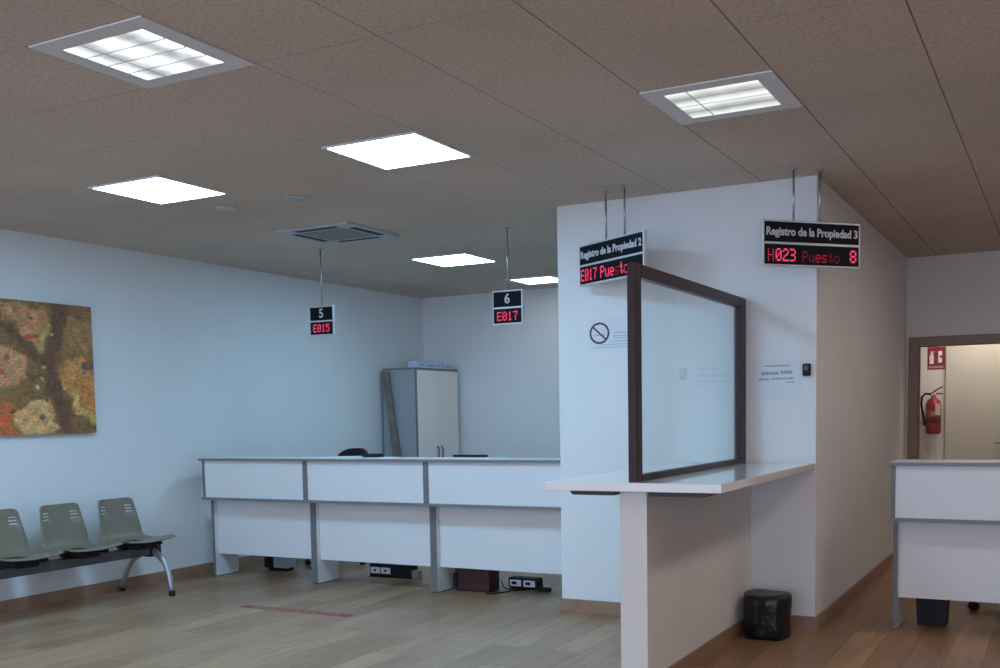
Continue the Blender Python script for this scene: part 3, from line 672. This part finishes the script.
# waste bins
def bag_fn(a, z): return 1 + 0.035*math.sin(5*a+9*z) + 0.02*math.sin(11*a-20*z)
t = thing('waste_bin', 'bin lined with a crumpled black bag beside the support wall and column', 'waste bin', (-1.62, 6.50, 0))
def sq(a, z):
    k = 1/max(abs(math.cos(a)), abs(math.sin(a))); k = 1+(min(k, 1.22)-1)*0.45; return k*(1 + 0.022*math.sin(6*a+11*z) + 0.015*math.sin(13*a-23*z) + 0.012*math.sin(23*a+5*z))
BX, BY = -1.628, 6.50
mb = MB(); mb.lathe([(0.128, 0.002), (0.137, 0.03), (0.138, 0.12), (0.142, 0.20), (0.145, 0.245), (0.138, 0.268), (0.12, 0.278), (0.09, 0.272)], BX, BY, 64, fn=sq)
for v in mb.bm.verts:
    n_ = noise.noise(Vector((v.co.x*22, v.co.y*22, v.co.z*14))); d_ = Vector((v.co.x-BX, v.co.y-BY, 0))
    if d_.length > 0.02: v.co += d_.normalized()*n_*0.008
    if v.co.z > 0.22: v.co.z += 0.006*math.sin(2*math.atan2(v.co.y-BY, v.co.x-BX)+2.1)
wpart(mb, 'bin_bag', 'bag', t)
mb = MB(); mb.lathe([(0.092, 0.271), (0.05, 0.262), (0.02, 0.26)], BX, BY, 24)
wpart(mb, 'bag_inside', 'bag', t)
t = thing('office_bin', 'black square waste bin standing under the separate right desk', 'waste bin', (-0.74, 7.4, 0))
mb = MB(); mb.prism([(-0.835, 0.002), (-0.665, 0.002), (-0.645, 0.30), (-0.855, 0.30)], 'y', 7.22, 7.40)
wpart(mb, 'body', 'black', t); wpart(MB().box(-0.862, -0.638, 7.205, 7.415, 0.30, 0.318, 0.004), 'rim', 'black', t)

# ------------------------------------------------------------------ extinguisher and its sign
ex, ey = -1.245, YV-0.085
t = thing('fire_extinguisher', 'red fire extinguisher hanging on the wall seen through the doorway', 'fire extinguisher', (ex, ey, 1.13))
mb = MB(); mb.lathe([(0.060, 1.135), (0.072, 1.145), (0.075, 1.17), (0.075, 1.44), (0.066, 1.478), (0.04, 1.50), (0.024, 1.51), (0.022, 1.535)], ex, ey, 28)
wpart(mb, 'cylinder', 'red', t)
wpart(MB().lathe([(0.0762, 1.25), (0.0762, 1.37)], ex, ey, 28).lathe([(0.0757, 1.248), (0.0757, 1.249)], ex, ey, 28), 'label', M['ext_label'], t, 'darker printed label band')
wpart(MB().box(ex+0.025, ex+0.07, ey-0.072, ey-0.045, 1.33, 1.45, 0.002), 'instruction_tag', 'label_beige', t, 'beige instruction tag')
mb = MB(); mb.box(ex-0.03, ex+0.03, ey-0.02, ey+0.02, 1.53, 1.56, 0.006)
wpart(mb, 'valve', 'label_beige', t)
mb = MB(); mb.tube([(ex-0.02, ey, 1.56), (ex+0.05, ey-0.02, 1.605), (ex+0.09, ey-0.03, 1.625)], 0.008, 8); mb.tube([(ex-0.02, ey, 1.548), (ex+0.06, ey-0.02, 1.556), (ex+0.09, ey-0.03, 1.55)], 0.008, 8)
wpart(mb, 'lever', 'red', t)
mb = MB(); pts = [(ex-0.02, ey-0.01, 1.55), (ex-0.08, ey-0.02, 1.555), (ex-0.112, ey-0.02, 1.52), (ex-0.118, ey-0.02, 1.45), (ex-0.105, ey-0.02, 1.36), (ex-0.088, ey-0.02, 1.28), (ex-0.085, ey-0.02, 1.22)]
mb.tube(pts, 0.0115, 10); wpart(mb, 'hose', 'black', t, 'black curved hose')
wpart(MB().box(ex-0.03, ex+0.03, ey+0.07, YV, 1.38, 1.46, 0.002), 'wall_bracket', 'black_metal', t)
t = thing('extinguisher_sign', 'red fire extinguisher sign high on the wall seen through the doorway', 'sign', (-1.23, YV, 1.93))
s0, s1, z0_, z1_ = -1.318, -1.148, 1.808, 2.045
wpart(MB().box(s0, s1, YV-0.006, YV, z0_, z1_, 0.001), 'plate', 'red_sign', t)
mb = MB(); yy = YV-0.0065
mb.box(s0+0.02, s0+0.062, yy-0.001, yy, 1.868, 1.96, 0.0004).box(s0+0.03, s0+0.055, yy-0.001, yy, 1.963, 1.985).box(s0+0.028, s0+0.07, yy-0.001, yy, 1.990, 1.997)
mb.box(s0+0.105, s0+0.118, yy-0.001, yy, 1.88, 2.0).box(s0+0.118, s0+0.142, yy-0.001, yy, 1.955, 2.0, 0.0004).box(s0+0.118, s0+0.142, yy-0.001, yy, 1.88, 1.93)
wpart(mb, 'pictogram', 'paper', t, 'white extinguisher and flame symbols')
o = text_mesh('EXTINTOR', 0.030, 1.0); bmesh.ops.translate(o, vec=((s0+s1)/2, yy-0.0005, 1.833), verts=o.verts); mb = MB(); mb.merge(o); wpart(mb, 'lettering', 'paper', t)

# ------------------------------------------------------------------ painting on the left wall
def painting():
    t = thing('painting', 'unframed oil canvas of faces around a dark tree trunk on the left wall', 'painting', (XL, 5.3, 1.33))
    y0, y1, z0, z1 = 4.55, 5.972, 1.328, 2.338
    nx, nz = 300, 220
    rnd = random.Random(3)
    def seg(p, a, b_):
        ax, ay = a; bx, by = b_; dx, dy = bx-ax, by-ay; L2 = dx*dx+dy*dy
        s = max(0, min(1, ((p[0]-ax)*dx+(p[1]-ay)*dy)/L2)); return math.hypot(p[0]-ax-s*dx, p[1]-ay-s*dy)
    def poly_d(p, P):
        d_ = 1e9; ins = False; n = len(P)
        for i in range(n):
            a, b_ = P[i], P[(i+1) % n]; d_ = min(d_, seg(p, a, b_))
            if (a[1] > p[1]) != (b_[1] > p[1]) and p[0] < (b_[0]-a[0])*(p[1]-a[1])/(b_[1]-a[1])+a[0]: ins = not ins
        return -d_ if ins else d_
    def mixc(a, b_, k): return tuple(a[i]*(1-k)+b_[i]*k for i in range(3))
    def sm(d_, w_): return max(0, min(1, 0.5-d_/w_))
    # coordinates: u grows to the right, v downwards, in the units of a 385 x 510 view of its right part
    faces = [([(250, 40), (330, 50), (385, 60), (385, 190), (330, 200), (285, 150)], (0.235, 0.165, 0.085)),
             ([(15, 15), (190, 20), (212, 95), (208, 180), (165, 195), (112, 150), (55, 70)], (0.33, 0.215, 0.145)),
             ([(150, 100), (212, 85), (205, 185), (165, 192)], (0.30, 0.27, 0.11)),
             ([(-80, 150), (100, 195), (103, 285), (60, 325), (-60, 345)], (0.36, 0.235, 0.16)),
             ([(-120, 400), (60, 400), (70, 560), (-120, 560)], (0.34, 0.13, 0.05)),
             ([(45, 410), (178, 370), (225, 490), (175, 525), (90, 530)], (0.43, 0.35, 0.205)),
             ([(250, 240), (330, 205), (400, 225), (400, 470), (350, 465), (285, 390), (245, 320)], (0.36, 0.22, 0.085)),
             ([(262, 345), (310, 350), (345, 420), (395, 440), (395, 480), (310, 455)], (0.40, 0.33, 0.16)),
             ([(-330, -20), (-120, 10), (-100, 180), (-250, 240)], (0.33, 0.25, 0.14)), ([(-340, 280), (-180, 260), (-150, 430), (-330, 460)], (0.30, 0.22, 0.12))]
    trunk = [[(262, -20), (235, 110), (195, 240), (215, 350), (262, 460), (265, 560)], [(-20, 30), (60, 120), (120, 180), (200, 240)], [(250, 400), (320, 452), (400, 500)], [(120, 290), (190, 300)], [(-150, 200), (-20, 250)]]
    spots = [((137, 62), 13, (0.16, 0.20, 0.10)), ((137, 62), 5, (0.02, 0.03, 0.02)), ((22, 40), 12, (0.30, 0.26, 0.16)), ((22, 42), 6, (0.02, 0.02, 0.02)),
             ((128, 140), 13, (0.33, 0.05, 0.05)), ((152, 138), 11, (0.28, 0.05, 0.05)), ((42, 218), 12, (0.12, 0.10, 0.05)), ((10, 272), 15, (0.34, 0.05, 0.05)),
             ((165, 445), 12, (0.09, 0.08, 0.06)), ((150, 330), 7, (0.50, 0.46, 0.40)), ((178, 250), 7, (0.44, 0.36, 0.28)), ((163, 300), 6, (0.42, 0.38, 0.32)), ((360, 240), 24, (0.11, 0.08, 0.09)), ((385, 236), 20, (0.10, 0.07, 0.08)),
             ((350, 270), 9, (0.16, 0.15, 0.17)), ((380, 268), 8, (0.17, 0.15, 0.16)), ((335, 340), 9, (0.40, 0.08, 0.04)), ((332, 315), 7, (0.42, 0.12, 0.05)), ((345, 325), 6, (0.40, 0.10, 0.05)), ((200, 470), 13, (0.46, 0.39, 0.25)),
             ((15, 460), 26, (0.40, 0.12, 0.04)), ((45, 420), 12, (0.12, 0.06, 0.03)), ((300, 250), 20, (0.33, 0.30, 0.10)), ((215, 120), 7, (0.40, 0.36, 0.30))]
    bm = bmesh.new(); lay = bm.loops.layers.color.new('paint'); grid = []; cols = []
    X = XL+0.042
    for j in range(nz+1):
        row = []; cr = []
        for i in range(nx+1):
            y = y0+(y1-y0)*i/nx; z = z0+(z1-z0)*j/nz
            u = (y-5.095)/(5.972-5.095)*385; v = (z1-z)/(z1-z0)*510
            wv = Vector((u*0.016, v*0.016, 0)); du = noise.noise(wv)*26 + noise.noise(wv*4)*9; dv = noise.noise(wv+Vector((9, 4, 2)))*26 + noise.noise(wv*4+Vector((3, 1, 0)))*9
            p = (u+du, v+dv)
            c = mixc((0.125, 0.088, 0.042), (0.19, 0.14, 0.065), 0.5+0.5*noise.noise(Vector((u*0.02, v*0.02, 3))))
            for P, fc in faces:
                k = sm(poly_d(p, P), 14)
                if k > 0:
                    nn = noise.noise(Vector((u*0.03, v*0.03, P[0][0])))
                    c = mixc(c, tuple(q*(1+0.40*nn+0.18*noise.noise(Vector((u*.09, v*.09, 1)))) for q in fc), k*0.92)
            for T in trunk:
                d_ = min(seg(p, T[q], T[q+1]) for q in range(len(T)-1)); w_ = 30 if T is trunk[0] else 19 if T is trunk[1] else 9
                k = sm(d_-w_, 18); c = mixc(c, (0.095, 0.058, 0.042), k*0.88)
            for (s_, r_, fc) in spots:
                k = sm(math.hypot(p[0]-s_[0]-du*0.6, (p[1]-s_[1]-dv*0.6)*1.15)-r_, 6); c = mixc(c, fc, k*0.9)
            g = 1+0.22*noise.noise(Vector((u*0.06, v*0.14, 7)))+0.15*noise.noise(Vector((u*0.2, v*0.2, 17)))
            g += 0.16*noise.noise(Vector((u*0.35, v*0.35, 27)))
            hv = [1+0.30*noise.noise(Vector((u*0.045, v*0.045, 40+7*h_i)))+0.22*noise.noise(Vector((u*0.13, v*0.10, 60+7*h_i))) for h_i in range(3)]
            st = noise.noise(Vector((u*0.05+v*0.03, v*0.012-u*0.02, 90))); dk = 0.55 if abs(st) < 0.022 else 1.0
            g = 1+(g-1)*1.6
            c = tuple(max(0.006, q*g*k_*h_*dk) for q, k_, h_ in zip(c, (1.80, 1.25, 0.80), hv))
            row.append(bm.verts.new((X+0.0015*noise.noise(Vector((u*.1, v*.1, 5))), y, z))); cr.append(c)
        grid.append(row); cols.append(cr)
    for j in range(nz):
        for i in range(nx):
            f_ = bm.faces.new((grid[j][i], grid[j][i+1], grid[j+1][i+1], grid[j+1][i])); f_.smooth = True
            for lp, (a, b_) in zip(f_.loops, ((j, i), (j, i+1), (j+1, i+1), (j+1, i))): lp[lay] = (*[q**(1/2.2) for q in cols[a][b_]], 1)
    me = bpy.data.meshes.new('painted_canvas'); bm.to_mesh(me); bm.free()
    m = bpy.data.materials.new('oil_paint'); m.use_nodes = True; nt = m.node_tree
    a = nt.nodes.new('ShaderNodeVertexColor'); a.layer_name = 'paint'; nt.links.new(a.outputs[0], nt.nodes['Principled BSDF'].inputs['Base Color'])
    nt.nodes['Principled BSDF'].inputs['Roughness'].default_value = 0.5
    me.materials.append(m); o = bpy.data.objects.new('painted_canvas', me); COL.objects.link(o); o.parent = t; o.matrix_parent_inverse = Matrix.Translation(-t.location)
    wpart(MB().box(XL+0.001, X-0.002, y0, y1, z0, z1, 0.002), 'stretcher', M['canvas_edge'], t)
M['canvas_edge'] = mat('canvas_edge', (0.13, 0.09, 0.06), 0.8, noise_amt=0.3, nscale=20)
painting()

# ------------------------------------------------------------------ bench
t = thing('beam_bench', 'beam seating of olive plastic shells along the left wall', 'bench', (-6.6, 5.0, 0))
def seat_shell(yc):
    # (x, z, half width) down the back and out along the pan
    prof = [(-6.815, 0.790, 0.135), (-6.815, 0.787, 0.160), (-6.812, 0.778, 0.172), (-6.805, 0.755, 0.178), (-6.800, 0.735, 0.181), (-6.798, 0.726, 0.182), (-6.795, 0.710, 0.184), (-6.793, 0.701, 0.186),
            (-6.790, 0.686, 0.188), (-6.788, 0.677, 0.190), (-6.775, 0.62, 0.197), (-6.760, 0.56, 0.205), (-6.745, 0.51, 0.212), (-6.720, 0.472, 0.218), (-6.67, 0.452, 0.232), (-6.59, 0.450, 0.245),
            (-6.51, 0.458, 0.250), (-6.45, 0.470, 0.250), (-6.405, 0.473, 0.245), (-6.375, 0.462, 0.238)]
    us = [-1, -0.85, -0.52, -0.3, 0, 0.3, 0.52, 0.85, 1]
    bm = bmesh.new(); g = []
    for k, (x, z, hw) in enumerate(prof):
        bend = 0.028 if z > 0.55 else 0.012
        isback = k < 13
        g.append([bm.verts.new((x + (bend*u*u if isback else 0), yc+hw*u, z + (0 if isback else 0.012*u*u - 0.006*(1-u*u)))) for u in us])
    for j in range(len(prof)-1):
        for i in range(len(us)-1):
            if j in (4, 6, 8) and i in (1, 6): continue
            bm.faces.new((g[j][i], g[j][i+1], g[j+1][i+1], g[j+1][i])).smooth = True
    me = bpy.data.meshes.new('seat_shell'); bm.to_mesh(me); bm.free(); me.materials.append(M['seat'])
    o = bpy.data.objects.new('seat_shell', me); COL.objects.link(o); o.parent = t; o.matrix_parent_inverse = Matrix.Translation(-t.location)
    md = o.modifiers.new('thickness', 'SOLIDIFY'); md.thickness = 0.007; md.offset = 0
    wpart(MB().box(-6.70, -6.45, yc-0.09, yc+0.09, 0.395, 0.452, 0.012).box(-6.66, -6.42, yc-0.14, yc-0.11, 0.42, 0.45, 0.006).box(-6.66, -6.42, yc+0.11, yc+0.14, 0.42, 0.45, 0.006), 'seat_mount', 'black', t, 'black mount under the shell')
YS = [5.985, 5.445, 4.905]
for yc in YS: seat_shell(yc)
wpart(MB().box(-6.635, -6.555, 4.2, 6.22, 0.325, 0.40, 0.006), 'beam', 'beam', t, 'dark grey steel beam')
wpart(MB().box(-6.64, -6.55, 6.22, 6.23, 0.32, 0.405, 0.004), 'end_cap', 'black', t)
wpart(MB().box(-6.64, -6.55, 6.11, 6.20, 0.31, 0.42, 0.008), 'leg_clamp', 'black', t)
def arc(x0, z0_, x1, z1_, bul):
    out = []
    for k in range(13):
        s = k/12; x = x0+(x1-x0)*s; z = z0_+(z1_-z0_)*s; out.append((x+bul*math.sin(math.pi*s)*0.75, 6.155, z+abs(bul)*math.sin(math.pi*s)))
    return out
for (x1_, b_) in ((-6.37, 0.055), (-6.94, -0.055)):
    o = wpart(MB().tube(arc(-6.575 if b_ > 0 else -6.615, 0.36, x1_, 0.03, b_), [0.026]*5+[0.022]*8, 14), 'leg', 'leg_silver', t, 'curved silver leg')
    wpart(MB().lathe([(0.024, 0.0), (0.026, 0.012), (0.022, 0.04)], x1_, 6.155, 16), 'foot_cap', 'black', o)
# same leg under the far unseen part of the beam
for (x1_, b_) in ((-6.37, 0.055), (-6.94, -0.055)):
    o = wpart(MB().tube([(p[0], p[1]-1.895, p[2]) for p in arc(-6.575 if b_ > 0 else -6.615, 0.36, x1_, 0.03, b_)], 0.022, 14), 'leg', 'leg_silver', t, 'curved silver leg')
    wpart(MB().lathe([(0.024, 0.0), (0.026, 0.012), (0.022, 0.04)], x1_, 4.26, 16), 'foot_cap', 'black', o)

# ------------------------------------------------------------------ floor sticker
t = thing('floor_sticker', 'thin red outlined waiting line sticker on the wooden floor before the desks', 'floor marking', (-4.98, 6.01, 0))
a, b_, c_, d_ = -5.49, -4.475, 5.965, 6.055
mb = MB(); mb.box(a, b_, c_, c_+0.014, 0, 0.0012).box(a, b_, d_-0.014, d_, 0, 0.0012).box(a, a+0.03, c_, d_, 0, 0.0012).box(b_-0.03, b_, c_, d_, 0, 0.0012)
wpart(mb, 'border', 'sticker_red', t)
mb = MB(); x_ = a+0.10
mb.box(a+0.03, b_-0.03, c_+0.014, d_-0.014, 0, 0.0008); wpart(mb, 'band', 'sticker_red', t)
mb = MB()
while x_ < b_-0.1:
    L_ = random.uniform(0.03, 0.07); mb.box(x_, x_+L_, 5.995, 6.022, 0.0008, 0.0014); x_ += L_+0.02
wpart(mb, 'printed_words', 'sticker_text', t)
